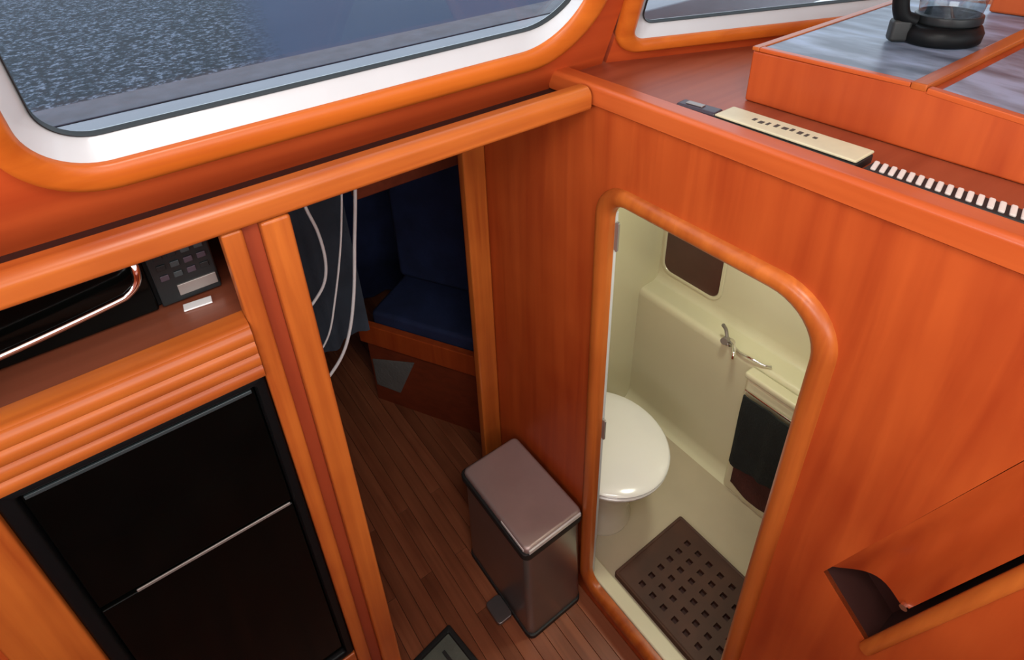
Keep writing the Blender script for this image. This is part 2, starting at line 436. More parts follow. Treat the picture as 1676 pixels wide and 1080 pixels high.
# cream threshold strip inside the frame foot
box('sill', 0.0115, 0.060, -0.545, -0.02, 0.06, 0.112, 'cream_gelcoat', d1, bev=0.006)
box('jamb_liner', 0.0105, 0.023, -0.0665, -0.0605, 0.113, 1.44, 'white_gelcoat', d1, bev=0.0015)
for z in (1.385, 0.79):
    h = box('hinge', 0.0105, 0.016, -0.079, -0.0695, z - 0.034, z + 0.034, 'grey_metal', d1, bev=0.001)
    tube('pin', [(0.0135, -0.0745, z - 0.036), (0.0135, -0.0745, z + 0.036)], 0.003, 'grey_metal', h, seg=8, sub=0)

# ---- front rail, posts
V = []; prof = [(-0.012, 1.658), (-0.014, 1.664), (-0.014, 1.684), (-0.011, 1.692), (-0.004, 1.699), (0.002, 1.701), (0.018, 1.701), (0.024, 1.695), (0.024, 1.652), (-0.006, 1.654)]
for x in (-1.75, -0.0155):
    V += [(x, p[0], p[1]) for p in prof]
k = len(prof)
F = [(i, (i + 1) % k, k + (i + 1) % k, k + i) for i in range(k)] + [tuple(range(k)), tuple(range(k, 2 * k))[::-1]]
struct(put('trim_1', V, F, 'trim_x', smooth=True), 'orange wooden rail over the galley and passage')
struct(box('trim_3', -0.648, -0.604, -0.010, 0.030, 0.0, 1.6535, 'trim_z', bev=0.006), 'left post of the passage')
# end post of the bulkhead
struct(box('trim_5', -0.070, -0.001, 0.384, 0.414, 0.0, 1.599, 'trim_z', bev=0.006), 'right post of the passage at the bulkhead end')

# ---- ledge on top of bulkhead / behind the rail
def poly_slab(name, pts, z0, z1, mat, **k):
    return prism(name, pts, ((0, 0, 0), X, Y, Z), z0, z1, mat, **k)
struct(poly_slab('ledge', [(0.034, -1.75), (1.5, -1.75), (1.5, -0.30), (0.16, 0.13), (0.034, 0.15)], 1.64, 1.685, 'ledge_wood', smooth=False))
struct(poly_slab('ledge_trough', [(-1.75, 0.0245), (0.033, 0.0245), (0.033, 0.15), (-1.75, 0.15)], 1.653, 1.660, 'shade_dark', smooth=False))  # strip behind the rail, occlusion shade painted as near-black

# ---- window wall, two facets leaning in
K = 0.45; LL = math.sqrt(1 + K * K); HT = (2.5 - 1.69) * LL
O1 = Vector((0, 0.11, 1.69)); F1 = (O1, X, (0, -K / LL, 1 / LL), (0, 1 / LL, K / LL))
O2 = Vector((0.14, 0.11, 1.69)); u2 = Vector((0.92, -0.392, 0)).normalized(); h2 = Vector((0.392, 0.92, 0)).normalized()
F2 = (O2, u2, Vector((-K * h2.x, -K * h2.y, 1)) / LL, Vector((h2.x, h2.y, K)) / LL)
w1_or = rrect(-0.905, 0.062, 0.040, 0.640, (0.12, 0.12, 0.12, 0.15), 14)
w1_wh = rrect(-0.872, 0.012, 0.086, 0.600, (0.09, 0.09, 0.085, 0.125), 14)
w1_gl = rrect(-0.852, 0.022, 0.111, 0.585, (0.08, 0.08, 0.062, 0.115), 14)
struct(plate('wall_front', [[(-1.75, -0.10), (0.14, -0.10), (0.14 - 0.092 * HT / LL, HT), (-1.75, HT)], w1_or], F1, 0.0, 0.03, 'mahogany_window'))
w2_or = rrect(0.006, 1.15, 0.022, 0.64, (0.08, 0.08, 0.06, 0.08), 14)
w2_wh = rrect(0.050, 1.12, 0.050, 0.60, (0.05, 0.05, 0.026, 0.05), 14)
w2_gl = rrect(0.072, 1.10, 0.068, 0.58, (0.05, 0.05, 0.03, 0.05), 14)
struct(plate('wall_front_corner', [[(0.0, -0.045), (1.4, -0.045), (1.4, HT), (0.092 * HT / LL, HT)], w2_or], F2, 0.0, 0.03, 'mahogany_window'))
def window(name, base, orr, wh, gl, FR, label):
    wn = struct(empty(name, base), label)
    ring('frame', orr, wh, [(0, 0.006), (0.0, -0.006), (0.12, -0.013), (0.35, -0.016), (0.7, -0.013), (0.93, -0.007), (1.0, 0.0), (1.0, 0.03), (0.0, 0.03)], FR, 'frame_orange', wn)
    ring('reveal', wh, gl, [(0.0, 0.001), (1.0, 0.028), (1.0, 0.036), (-0.5, 0.036)], FR, 'white_gelcoat', wn)
    seal_in = [(p[0] + (q[0] - p[0]) * 0.0035, p[1] + (q[1] - p[1]) * 0.0035) for p, q in zip(gl, [((gl[0][0] + gl[len(gl) // 2][0]) / 2, (gl[0][1] + gl[len(gl) // 2][1]) / 2)] * len(gl))]
    ring('seal', gl, seal_in, [(0, 0.024), (1, 0.024), (1, 0.034), (0, 0.034)], FR, 'black_rubber', wn)
    plate('pane', [gl], FR, 0.029, 0.033, 'window_glass', wn)
    return wn
window('window_1', (-0.43, 0.11, 1.69), w1_or, w1_wh, w1_gl, F1, 'large windscreen pane over the galley with white reveal')
window('window_2', (0.6, -0.09, 1.69), w2_or, w2_wh, w2_gl, F2, 'narrow-seen corner windscreen pane beyond the ledge')

# ---- outside: foredeck
struct(box('deck', -3.5, 4.0, 0.20, 5.0, 1.655, 1.70, 'deck_surface', bev=0), 'blue-grey foredeck outside the windscreen')
struct(prism('reflection_band', [(0.155, 1.66), (0.48, 1.66), (0.48, 1.702), (0.38, 1.712), (0.27, 1.735), (0.19, 1.757), (0.155, 1.76)], ((-2.5, 0, 0), Y, Z, X), 0.0, 5.5, 'reflection_grey', bev=0.004))  # pale band imitating the white sill's reflection in the glass
struct(box('reflection_fade', -2.5, 3.0, 0.485, 0.60, 1.7005, 1.7035, 'reflection_fade', bev=0.001), 'mauve-grey strip painted in for the fading window reflection')  # mid-grey step painting the reflection's fade into the deck
# ---- saloon roof
struct(box('ceiling', -2.4, 1.6, -2.4, -0.22, 2.5, 2.54, 'headliner', bev=0))

# ---- the well's other sides: raised saloon floor aft, side lining
struct(box('floor_saloon', -1.75, -0.001, -2.4, -1.08, 0.0, 1.15, 'mahogany_panel', bev=0.004), 'raised saloon platform behind the viewer, height shaped to shade the well')  # height shaped to keep low aft light out of the well
struct(box('left_shade_wall', -1.80, -1.7505, -2.4, 0.0, 0.0, 1.80, 'mahogany_panel', bev=0))  # unseen wall, raised to shade the lower bulkhead
struct(box('wall_aft', -1.80, 1.6, -2.44, -2.405, 0.0, 1.45, 'mahogany_panel', bev=0))
# ---- toilet compartment
struct(box('floor_head', 0.0115, 0.80, -0.60, 0.42, 0.03, 0.10, 'cream_floor', bev=0))
struct(box('wall_head_left', 0.0115, 0.80, 0.375, 0.40, 0.10, 1.60, 'cream_gelcoat', bev=0))
# moulded back: lower face, cove, ledge, upper face
prof = [(0.60, 0.10), (0.612, 0.104), (0.622, 0.112), (0.632, 0.128), (0.638, 0.15), (0.642, 0.63), (0.645, 0.645), (0.652, 0.655), (0.664, 0.659), (0.715, 0.662), (0.728, 0.668), (0.737, 0.682), (0.740, 0.70), (0.745, 1.60), (0.80, 1.60), (0.80, 0.10)]
V = [(p[0], y, p[1]) for y in (0.3745, -0.585) for p in prof]; k = len(prof)
F = [(i, (i + 1) % k, k + (i + 1) % k, k + i) for i in range(k)] + [tuple(range(k)), tuple(range(k, 2 * k))[::-1]]
struct(put('wall_head_back', V, F, 'cream_gelcoat', smooth=True), 'cream moulded back wall of the toilet compartment')
struct(box('wall_head_right', 0.0115, 0.80, -0.60, -0.586, 0.10, 1.60, 'cream_gelcoat', bev=0))
struct(box('ceiling_head', 0.0115, 0.80, -0.60, 0.40, 1.60, 1.635, 'white_gelcoat', bev=0))
# ---- forward cabin shell
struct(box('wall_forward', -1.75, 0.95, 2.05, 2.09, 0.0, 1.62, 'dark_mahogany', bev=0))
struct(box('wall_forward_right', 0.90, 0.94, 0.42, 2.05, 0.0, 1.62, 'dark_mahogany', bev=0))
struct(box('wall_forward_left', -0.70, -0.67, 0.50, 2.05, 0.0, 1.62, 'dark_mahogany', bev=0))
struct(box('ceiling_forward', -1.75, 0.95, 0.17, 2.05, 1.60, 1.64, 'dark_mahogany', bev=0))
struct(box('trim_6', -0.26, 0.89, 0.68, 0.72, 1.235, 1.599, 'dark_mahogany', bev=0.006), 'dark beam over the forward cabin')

# ================================================================== GALLEY
g = thing('galley_cabinet', (-1.1, 0.15, 0.0), 'orange wood galley cabinet left of the passage, with open niche and black appliance front', 'cabinet')
box('stile', -0.702, -0.672, -0.006, 0.03, 0.0, 1.653, 'trim_z', g, bev=0.005)
box('stile', -1.16, -1.070, -0.006, 0.03, 0.0, 1.653, 'trim_z', g, bev=0.005)
box('recessed_panel', -0.6715, -0.6485, 0.008, 0.03, 0.0, 1.653, 'groove_mahogany', g, bev=0)
box('side_panel', -0.672, -0.650, 0.0305, 0.49, 0.0, 1.62, 'mahogany_panel', g, bev=0)
box('side_panel', -1.75, -1.1605, 0.0, 0.03, 0.0, 1.653, 'mahogany_panel', g, bev=0)
box('shelf', -1.1595, -0.6725, 0.0305, 0.42, 1.470, 1.495, 'shelf_wood', g, bev=0)
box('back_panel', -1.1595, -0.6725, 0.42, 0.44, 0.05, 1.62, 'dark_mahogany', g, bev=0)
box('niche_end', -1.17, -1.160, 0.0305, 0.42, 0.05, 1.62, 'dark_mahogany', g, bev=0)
# reeded lip in front of the shelf
prof = [(0.030, 1.386), (-0.006, 1.386), (-0.010, 1.389)]
z = 1.389
for i in range(4):
    for t in range(5):
        a = math.pi * t / 4
        prof.append((-0.010 - 0.005 * math.sin(a), z + 0.0235 * (1 - math.cos(a)) / 2))
    z += 0.0245
prof += [(-0.010, 1.492), (-0.004, 1.497), (0.030, 1.497)]
V = [(x, p[0], p[1]) for x in (-1.0695, -0.7025) for p in prof]; k = len(prof)
F = [(i, (i + 1) % k, k + (i + 1) % k, k + i) for i in range(k)] + [tuple(range(k)), tuple(range(k, 2 * k))[::-1]]
put('lip_moulding', V, F, 'trim_x', g, True)
box('plinth', -1.0695, -0.7025, -0.002, 0.03, 0.0, 0.470, 'trim_x', g, bev=0.004)

fr = thing('fridge', (-0.886, 0.03, 0.472), 'glossy black two-door appliance front below the reeded lip', 'fridge')
box('body', -1.0685, -0.7035, 0.032, 0.415, 0.473, 1.3845, 'satin_black', fr, bev=0.002)
ring('frame', rrect(-1.0690, -0.7030, 0.473, 1.3845, 0.004, 3), rrect(-1.046, -0.722, 0.495, 1.366, 0.006, 3), [(0, 0.004), (0.2, 0.0), (0.8, 0.0), (1.0, 0.006), (1, 0.03), (0, 0.03)], ((0, 0, 0), X, Z, Y), 'satin_black', fr)
ud = box('upper_door', -1.045, -0.723, 0.010, 0.031, 1.064, 1.362, 'gloss_black', fr, bev=0.003)
box('top_strip', -1.04, -0.728, 0.006, 0.0105, 1.352, 1.359, 'edge_bluegrey', ud, bev=0.001)
ld = box('lower_door', -1.045, -0.723, 0.010, 0.031, 0.497, 1.054, 'gloss_black', fr, bev=0.003)
st = box('edge_strip', -0.99, -0.728, 0.0075, 0.0105, 1.055, 1.0615, 'grey_metal', ld, bev=0.001)

mw = thing('microwave', (-0.93, 0.26, 1.4955), 'black oven standing in the niche, with bent chrome bar handle', 'oven')
box('body', -1.155, -0.708, 0.125, 0.41, 1.4958, 1.64, 'satin_black', mw, bev=0.004)
dr = box('door', -1.150, -0.805, 0.108, 0.1245, 1.500, 1.638, 'gloss_black', mw, bev=0.004)
tube('handle', [(-1.145, 0.082, 1.530), (-1.0, 0.080, 1.541), (-0.86, 0.080, 1.558), (-0.833, 0.080, 1.565), (-0.818, 0.080, 1.580), (-0.814, 0.082, 1.602), (-0.816, 0.095, 1.617), (-0.818, 0.108, 1.620)], 0.0062, 'chrome', dr)
cp = box('control_panel', -0.800, -0.710, 0.110, 0.1245, 1.500, 1.638, 'smoke_grey', mw, bev=0.003)
cols = ['edge_bluegrey', 'smoke_grey', 'edge_bluegrey', 'mat_green', 'case_dark', 'smoke_grey']
for r_ in range(4):
    for c_ in range(4):
        x = -0.790 + c_ * 0.0195; zz = 1.546 + r_ * 0.019
        box('button', x, x + 0.013, 0.1075, 0.1105, zz, zz + 0.010, random.choice(cols), cp, bev=0.001)
box('name_plate', -0.772, -0.714, 0.1065, 0.1105, 1.512, 1.532, 'grey_metal', mw, bev=0.001)
sl = box('sticker', -0.775, -0.733, 0.082, 0.100, 1.4956, 1.4985, 'white_plastic', bev=0.0008, base=(-0.755, 0.09, 1.4956), rot=(0, 0, -0.1), piv=(-0.755, 0.09, 1.497))
sl.name = 'card'; tag(sl, 'small white card lying on the shelf in front of the black oven', 'card')

# ================================================================== BIN
b_ = thing('pedal_bin', (-0.125, 0.115, 0.0), 'steel pedal bin with flat lid standing against the bulkhead', 'bin')
FZ = ((0, 0, 0), X, Y, Z)
r0 = rrect(-0.229, -0.022, -0.058, 0.276, 0.022, 6); r1 = rrect(-0.222, -0.020, -0.040, 0.276, 0.020, 6)
def loft(name, rings, mat, parent, capb=True, capt=True):
    V = []; F = []; k = len(rings[0][0])
    for pts, z in rings: V += [(p[0], p[1], z) for p in pts]
    for j in range(len(rings) - 1):
        for i in range(k): F.append((j * k + i, j * k + (i + 1) % k, (j + 1) * k + (i + 1) % k, (j + 1) * k + i))
    if capb: F.append(tuple(range(k))[::-1])
    if capt: F.append(tuple((len(rings) - 1) * k + i for i in range(k)))
    return put(name, V, F, mat, parent, True)
loft('base_ring', [(rrect(-0.233, -0.021, -0.063, 0.279, 0.024, 6), 0.001), (rrect(-0.233, -0.021, -0.063, 0.279, 0.024, 6), 0.016), (rrect(-0.231, -0.022, -0.060, 0.277, 0.022, 6), 0.018)], 'black_rubber', b_)
loft('body', [(r0, 0.018), (r1, 0.392)], 'steel', b_)
rm = rrect(-0.230, -0.012, -0.046, 0.292, 0.022, 6)
loft('rim', [(rrect(-0.224, -0.018, -0.042, 0.280, 0.02, 6), 0.392), (rm, 0.396), (rm, 0.414), (rrect(-0.226, -0.016, -0.044, 0.288, 0.02, 6), 0.418)], 'black_rubber', b_)
ldr = lambda d: rrect(-0.222 + d, -0.018 - d, -0.042 + d, 0.278 - d, 0.016, 6)
lid = loft('lid', [(ldr(0), 0.4185), (ldr(-0.001), 0.426), (ldr(0.0), 0.434), (ldr(0.004), 0.439), (ldr(0.010), 0.440)], 'lid_steel', b_)
box('lid_highlight', -0.214, -0.026, -0.0462, -0.0412, 0.4210, 0.4355, 'painted_highlight', lid, bev=0.001)  # pale strips paint the highlight along the lid's edges
box('lid_highlight', -0.2245, -0.2215, -0.030, 0.075, 0.4235, 0.4325, 'painted_highlight', lid, bev=0.001)
pr = rrect(-0.290, -0.236, 0.020, 0.098, 0.012, 5)
loft('pedal', [(pr, 0.020), (pr, 0.026), (rrect(-0.287, -0.237, 0.023, 0.095, 0.01, 5), 0.029)], 'steel', b_)
box('pedal_arm', -0.262, -0.233, 0.05, 0.068, 0.010, 0.022, 'black_rubber', b_, bev=0.001)

# ================================================================== FLOOR MAT near the camera
mt = thing('floor_mat', (-0.50, -0.2, 0.0005), 'grey-green ribbed floor plate with black border, at the foot of the passage', 'mat')
ang = math.radians(8)
cu_, su_ = math.cos(ang), math.sin(ang)
FM = ((-0.409, 0.124, 0.0), (cu_, su_, 0), (-su_, cu_, 0), Z)
ring('border', rrect(-0.19, 0.0, -0.55, 0.0, 0.006, 3), rrect(-0.172, -0.018, -0.532, -0.018, 0.003, 3), [(0, 0.0005), (0, 0.009), (0.15, 0.012), (0.85, 0.012), (1, 0.008), (1, 0.0005)], FM, 'black_rubber', mt)
prism('panel', [(-0.173, -0.533), (-0.017, -0.533), (-0.017, -0.017), (-0.173, -0.017)], FM, 0.0006, 0.006, 'mat_green', mt)
for i in range(3):
    x = -0.06 - i * 0.042
    prism('rib', [(x - 0.005, -0.52), (x + 0.005, -0.52), (x + 0.005, -0.045), (x - 0.005, -0.045)], FM, 0.0055, 0.010, 'black_rubber', mt, bev=0.001)

# ================================================================== SLANTED BOARD in the bulkhead slot
FSB = ((0, 0, 0), Y, Z, X)
def slant(name):
    # shallow dished board: flush at its upper edge, dipping, back out at the lower edge
    lo = [(-0.632, 0.992), (-0.742, 1.027)]; hi = [(-0.801, 1.523), (-0.880, 1.523)]
    dep = lambda t: 0.001 + 0.030 * math.sin(math.pi * min(1, t * 1.02)) ** 1.2 + 0.003 * t
    n = 14; bm = bmesh.new(); Fr = []; Bk = []
    for i in range(n + 1):
        t = i / n
        a = [l0 + (l1 - l0) * t for l0, l1 in zip(lo[0], lo[1])]; b = [h0 + (h1 - h0) * t for h0, h1 in zip(hi[0], hi[1])]
        Fr.append((bm.verts.new((dep(t), a[0], a[1])), bm.verts.new((dep(t), b[0], b[1]))))
        Bk.append((bm.verts.new((dep(t) + 0.016, a[0], a[1])), bm.verts.new((dep(t) + 0.016, b[0], b[1]))))
    for i in range(n):
        bm.faces.new((Fr[i][0], Fr[i + 1][0], Fr[i + 1][1], Fr[i][1])); bm.faces.new((Bk[i][0], Bk[i][1], Bk[i + 1][1], Bk[i + 1][0]))
        for e in (0, 1): bm.faces.new((Fr[i][e], Bk[i][e], Bk[i + 1][e], Fr[i + 1][e]))
    for e in (0, n): bm.faces.new((Fr[e][0], Fr[e][1], Bk[e][1], Bk[e][0]))
    return bm
sb = thing('slanted_board', (0.02, -0.75, 1.0), 'slanted mahogany board set in the bulkhead slot right of the doorway', 'board')
from_bm('panel', slant('panel'), 'mahogany_panel', sb, True)
tube('corner_glint', [(-0.001, -0.738, 1.033), (0.006, -0.738, 1.033)], 0.006, 'chrome', sb, seg=12, sub=0)  # chrome disc standing in for the bright glint at the corner

# ================================================================== TOILET COMPARTMENT
tl = thing('toilet', (0.20, 0.075, 0.10), 'white toilet with closed oval lid behind the doorway', 'toilet')
eg = lambda x, y: (x * (1 + 0.12 * (y > 0)), y)
lathe('base', [(0.10, 0.0), (0.105, 0.02), (0.095, 0.06), (0.10, 0.15), (0.135, 0.24), (0.165, 0.30), (0.17, 0.325), (0.15, 0.33)], (0.19, 0.09, 0.1002), 'ceramic', tl, 40, 1.0, 1.08)
lathe('seat', [(0.17, 0.0), (0.183, 0.004), (0.185, 0.012), (0.18, 0.018)], (0.19, 0.08, 0.431), 'toilet_white', tl, 48, 1.0, 1.12)
lathe('lid', [(0.178, 0.0), (0.184, 0.003), (0.186, 0.010), (0.180, 0.018), (0.150, 0.0225), (0.08, 0.025), (0.01, 0.026)], (0.19, 0.08, 0.4495), 'toilet_white', tl, 48, 1.0, 1.12)
for s in (-0.05, 0.05):
    tube('hinge', [(0.19 + s - 0.015, 0.285, 0.455), (0.19 + s + 0.015, 0.285, 0.455)], 0.009, 'white_plastic', tl, seg=10, sub=0)

# teak grating: plate with real square holes
gt = thing('shower_grating', (0.22, -0.4, 0.10), 'brown shower grating with rows of holes on the toilet floor', 'grating')
def grating():
    bm = bmesh.new()
    hole = 0.017; pitch = 0.042; x0, x1, y0, y1 = 0.072, 0.375, -0.575, -0.112
    xs = [x0]; n = 6; st_ = 0.112 - hole / 2
    for i in range(n):
        a = st_ + i * pitch; xs += [a, a + hole]
    xs.append(x1)
    ys = [y0]; m = 9; sy = -0.528
    for j in range(m):
        a = sy + j * pitch; ys += [a, a + hole]
    ys.append(y1)
    top, bot = 0.118, 0.1042
    vt = {}; vb = {}
    for i, x in enumerate(xs):
        for j, y in enumerate(ys):
            sk = 0.10 * (x - x0) * ((y - y1) / (y0 - y1))
            vt[i, j] = bm.verts.new((x, y, top)); vb[i, j] = bm.verts.new((x, y, bot))
    solid = lambda i, j: 0 <= i < len(xs) - 1 and 0 <= j < len(ys) - 1 and not (i % 2 == 1 and j % 2 == 1)
    for i in range(len(xs) - 1):
        for j in range(len(ys) - 1):
            if not solid(i, j): continue
            bm.faces.new((vt[i, j], vt[i + 1, j], vt[i + 1, j + 1], vt[i, j + 1]))
            bm.faces.new((vb[i, j], vb[i, j + 1], vb[i + 1, j + 1], vb[i + 1, j]))
            for (di, dj, a, b) in ((-1, 0, (i, j), (i, j + 1)), (1, 0, (i + 1, j + 1), (i + 1, j)), (0, -1, (i + 1, j), (i, j)), (0, 1, (i, j + 1), (i + 1, j + 1))):
                if not solid(i + di, j + dj):
                    bm.faces.new((vt[a], vt[b], vb[b], vb[a]))
    return bm
from_bm('lattice', grating(), 'brown_grate', gt)
box('hole_shade', 0.078, 0.369, -0.569, -0.118, 0.1004, 0.1040, 'shade_dark', gt, bev=0)  # dark sheet that puts shade into the holes
ring('border', rrect(0.0675, 0.3795, -0.580, -0.1075, 0.008, 4), rrect(0.077, 0.370, -0.570, -0.117, 0.004, 4), [(0, 0.1002), (0, 0.118), (0.2, 0.1205), (0.8, 0.1205), (1, 0.1182), (1, 0.1178), (0.6, 0.1178), (0.6, 0.1002)], FZ, 'brown_grate', gt)

# locker with towels
lk = thing('head_locker', (0.615, -0.3, 0.10), 'cream moulded locker front beside the toilet, behind the towels', 'locker')
box('body', 0.598, 0.6365, -0.58, -0.110, 0.1005, 0.628, 'cream_gelcoat', lk, bev=0.012, seg=3)
box('top', 0.594, 0.638, -0.583, -0.104, 0.6285, 0.652, 'cream_gelcoat', lk, bev=0.008, seg=3)
t1 = cloth('towel', (0.572, -0.128, 0.585), (0, -1, 0), (0, 0, 1), 0.30, 0.31, 0.006, 3, 'black_cloth', base=(0.583, -0.27, 0.28), seed=2)
tag(t1, 'black towel hanging on the cream locker', 'towel')
t2 = cloth('towel', (0.5895, -0.140, 0.50), (0, -1, 0), (0, 0, 1), 0.27, 0.355, 0.0012, 3, 'darkred_cloth', base=(0.592, -0.27, 0.14), seed=5, thick=0.004)
tag(t2, 'dark red towel hanging beneath the black towel', 'towel')
tube_rail = tag(tube('towel_rail', [(0.592, -0.12, 0.588), (0.592, -0.46, 0.588)], 0.0035, 'chrome', seg=8, sub=0, base=(0.59, -0.29, 0.588)), 'thin chrome rail carrying the towels', 'rail')

tp = thing('tap', (0.640, -0.035, 0.655), 'small chrome mixer tap on the cream counter edge', 'tap')
tube('body', [(0.655, 0.0, 0.6605), (0.640, 0.0, 0.682), (0.618, -0.004, 0.690)], 0.012, 'grey_metal', tp, seg=12)
lathe('base', [(0.020, 0.0), (0.020, 0.005), (0.015, 0.009)], (0.657, 0.0, 0.6595), 'chrome', tp, 20)
tube('spout', [(0.645, -0.004, 0.680), (0.625, -0.035, 0.690), (0.604, -0.052, 0.682), (0.598, -0.056, 0.668)], 0.007, 'chrome', tp, seg=10)
tube('lever', [(0.640, 0.0, 0.690), (0.646, 0.012, 0.712), (0.640, 0.022, 0.730)], 0.006, 'grey_metal', tp, seg=10)
tube('hose', [(0.648, -0.02, 0.668), (0.640, -0.05, 0.666), (0.638, -0.09, 0.672), (0.648, -0.13, 0.668), (0.66, -0.15, 0.668)], 0.0045, 'chrome', tp, seg=8)

mi = thing('wall_locker_door', (0.742, 0.24, 0.72), 'dark brown rounded panel on the back wall above the toilet', 'panel')
FMI = ((0.7395, 0, 0), Y, Z, X)
o_ = rrect(0.118, 0.350, 0.722, 0.985, 0.035, 8); i_ = rrect(0.130, 0.338, 0.734, 0.973, 0.028, 8)
ring('surround', rrect(0.104, 0.364, 0.708, 0.999, 0.045, 8), o_, [(0, 0.0), (0.2, -0.005), (0.8, -0.005), (1, 0.0)], FMI, 'cream_gelcoat', mi, close=False)
pn = plate('panel', [o_], FMI, -0.003, 0.0, 'mirror_brown', mi)

la = thing('added_lamp', (0.34, -0.15, 1.598), 'unseen dome lamp added to light the toilet compartment', 'lamp')  # unseen lamp added to brighten the compartment
lathe('rim', [(0.085, 0.0), (0.085, -0.012), (0.072, -0.018)], (0.34, -0.15, 1.5995), 'white_plastic', la, 32)
lathe('dome', [(0.072, -0.016), (0.064, -0.030), (0.04, -0.040), (0.005, -0.044)], (0.34, -0.15, 1.5995), 'added_lamp_glow', la, 32)
pl = bpy.data.lights.new('added_lamp_light', 'AREA'); pl.shape = 'DISK'; pl.size = 0.14; pl.energy = 3.0; pl.color = (0.97, 1.0, 0.80)
po = bpy.data.objects.new('added_lamp_light', pl); COL.objects.link(po); po.parent = la; po.location = (0, 0, -0.05)

# ================================================================== FORWARD CABIN
be = thing('berth', (0.1, 1.2, 0.0), 'dark berth with reddish front board in the forward cabin', 'berth')
p0, p1 = Vector((-0.196, 1.084)), Vector((0.10, 0.58))
dv = (p1 - p0).normalized(); nv_ = Vector((-dv.y, dv.x))          # nv_ points into the berth
if nv_.x < 0: nv_ = -nv_
FBE = ((p0.x, p0.y, 0), (dv.x, dv.y, 0), Z, (nv_.x, nv_.y, 0))
Lb = (p1 - p0).length
prism('front_board', [(-0.02, 0.35), (Lb, 0.35), (Lb, 0.452), (-0.02, 0.452)], FBE, 0.0, 0.03, 'mahogany_panel', be, bev=0.004)
prism('lower_board', [(0.0, 0.0), (Lb, 0.0), (Lb, 0.349), (0.0, 0.349)], FBE, 0.02, 0.04, 'dark_mahogany', be)
prism('mattress', [(0.03, 0.41), (Lb, 0.41), (Lb, 0.50), (0.03, 0.50)], FBE, 0.035, 0.65, 'navy_cloth', be, bev=0.02)
FBK = ((p0.x, p0.y, 0), (dv.x, dv.y, 0), Z, (nv_.x, nv_.y, 0))
c1 = prism('cushion', [(0.02, 0.503), (0.40, 0.503), (0.40, 1.16), (0.02, 1.20)], FBK, 0.27, 0.36, 'navy_cloth', base=(0.22, 1.10, 0.5), bev=0.028)
tag(c1, 'tall navy back cushion standing on the forward berth', 'cushion')
c2 = prism('cushion', [(0.41, 0.503), (0.60, 0.503), (0.60, 1.10), (0.41, 1.16)], FBK, 0.16, 0.27, 'green_black', base=(0.3, 0.8, 0.5), bev=0.03)
tag(c2, 'black-green cushion at the near end of the berth beside the navy one', 'cushion')
cb = tag(cloth('curtain', (-0.25, 1.80, 1.598), (0.96, -0.28, 0), (0, 0, 1), 1.0, 1.55, 0.014, 5, 'navy_cloth', base=(0.2, 1.7, 0.5), seed=9), 'navy curtain hanging behind the berth', 'curtain')
cg = tag(cloth('curtain', (-0.62, 0.76, 1.598), (1, 0, 0), (0, 0, 1), 0.345, 0.90, 0.012, 3, 'slate_cloth', base=(-0.45, 0.76, 0.7), seed=4), 'slate-grey curtain hanging behind the white cords, left of the passage', 'curtain')
hp = prism('locker_panel', [(0.012, 0.095), (0.130, 0.090), (0.225, 0.300), (0.012, 0.245)], FBE, 0.014, 0.0198, 'grey_mat', be, bev=0.002)
tag(hp, 'pale grey panel on the lower board')
def cord(pts, r, label):
    top = pts[0]
    o = tube('cord', pts, r, 'white_plastic', seg=8, sub=8, base=(pts[0][0], pts[0][1], pts[-1][2]))
    tag(o, label, 'cord', 'white cords hanging in the passage')
cord([(-0.45, 0.47, 1.60), (-0.462, 0.48, 1.46), (-0.455, 0.49, 1.38), (-0.436, 0.5, 1.29), (-0.434, 0.5, 1.20), (-0.455, 0.5, 1.13), (-0.515, 0.5, 1.07)], 0.0042, 'leftmost white cord, bowed, hanging in front of the slate-grey curtain')
cord([(-0.34, 0.5, 1.60), (-0.352, 0.5, 1.42), (-0.372, 0.5, 1.30), (-0.395, 0.5, 1.20), (-0.43, 0.5, 1.08), (-0.47, 0.5, 0.97), (-0.53, 0.5, 0.90)], 0.0028, 'thin middle white cord hanging in the passage')
cord([(-0.30, 0.5, 1.60), (-0.318, 0.5, 1.40), (-0.350, 0.5, 1.22), (-0.378, 0.5, 1.07), (-0.412, 0.5, 0.95), (-0.455, 0.5, 0.87), (-0.53, 0.5, 0.80)], 0.0048, 'rightmost and longest white cord hanging in the passage')

# ================================================================== CONSOLE above the bulkhead
cs = thing('chart_console', (0.6, -0.8, 1.6855), 'mahogany console with blue-grey chart tops on the ledge', 'console')
xL, xR = 0.168, 0.74
yA, yB, yC = -0.212, -0.473, -1.30      # near window end, ridge, aft end
zT = 1.780; zC = zT - 0.235 * (yB - yC) * 0.36
prism('body', [(yA, 1.6855), (yA, zT - 0.004), (yB, zT - 0.004), (yC, zC - 0.004), (yC, 1.6855)], ((0, 0, 0), Y, Z, X), xL, xR, 'mahogany_panel', cs, bev=0.004)
prism('chart_panel', [(xL + 0.013, yA - 0.013), (xR - 0.01, yA - 0.013), (xR - 0.01, yB + 0.010), (xL + 0.013, yB + 0.010)][::-1], FZ, zT - 0.005, zT + 0.001, 'chart_surface', cs, bev=0.0008)
prism('edge_strip', [(xL - 0.001, yA + 0.001), (xR, yA + 0.001), (xR, yA - 0.0125), (xL - 0.001, yA - 0.0125)][::-1], FZ, zT - 0.004, zT + 0.003, 'trim_x', cs, bev=0.0015)
prism('edge_strip', [(xL - 0.001, yA - 0.013), (xL + 0.0125, yA - 0.013), (xL + 0.0125, yB + 0.0095), (xL - 0.001, yB + 0.0095)][::-1], FZ, zT - 0.004, zT + 0.003, 'trim_y', cs, bev=0.0015)
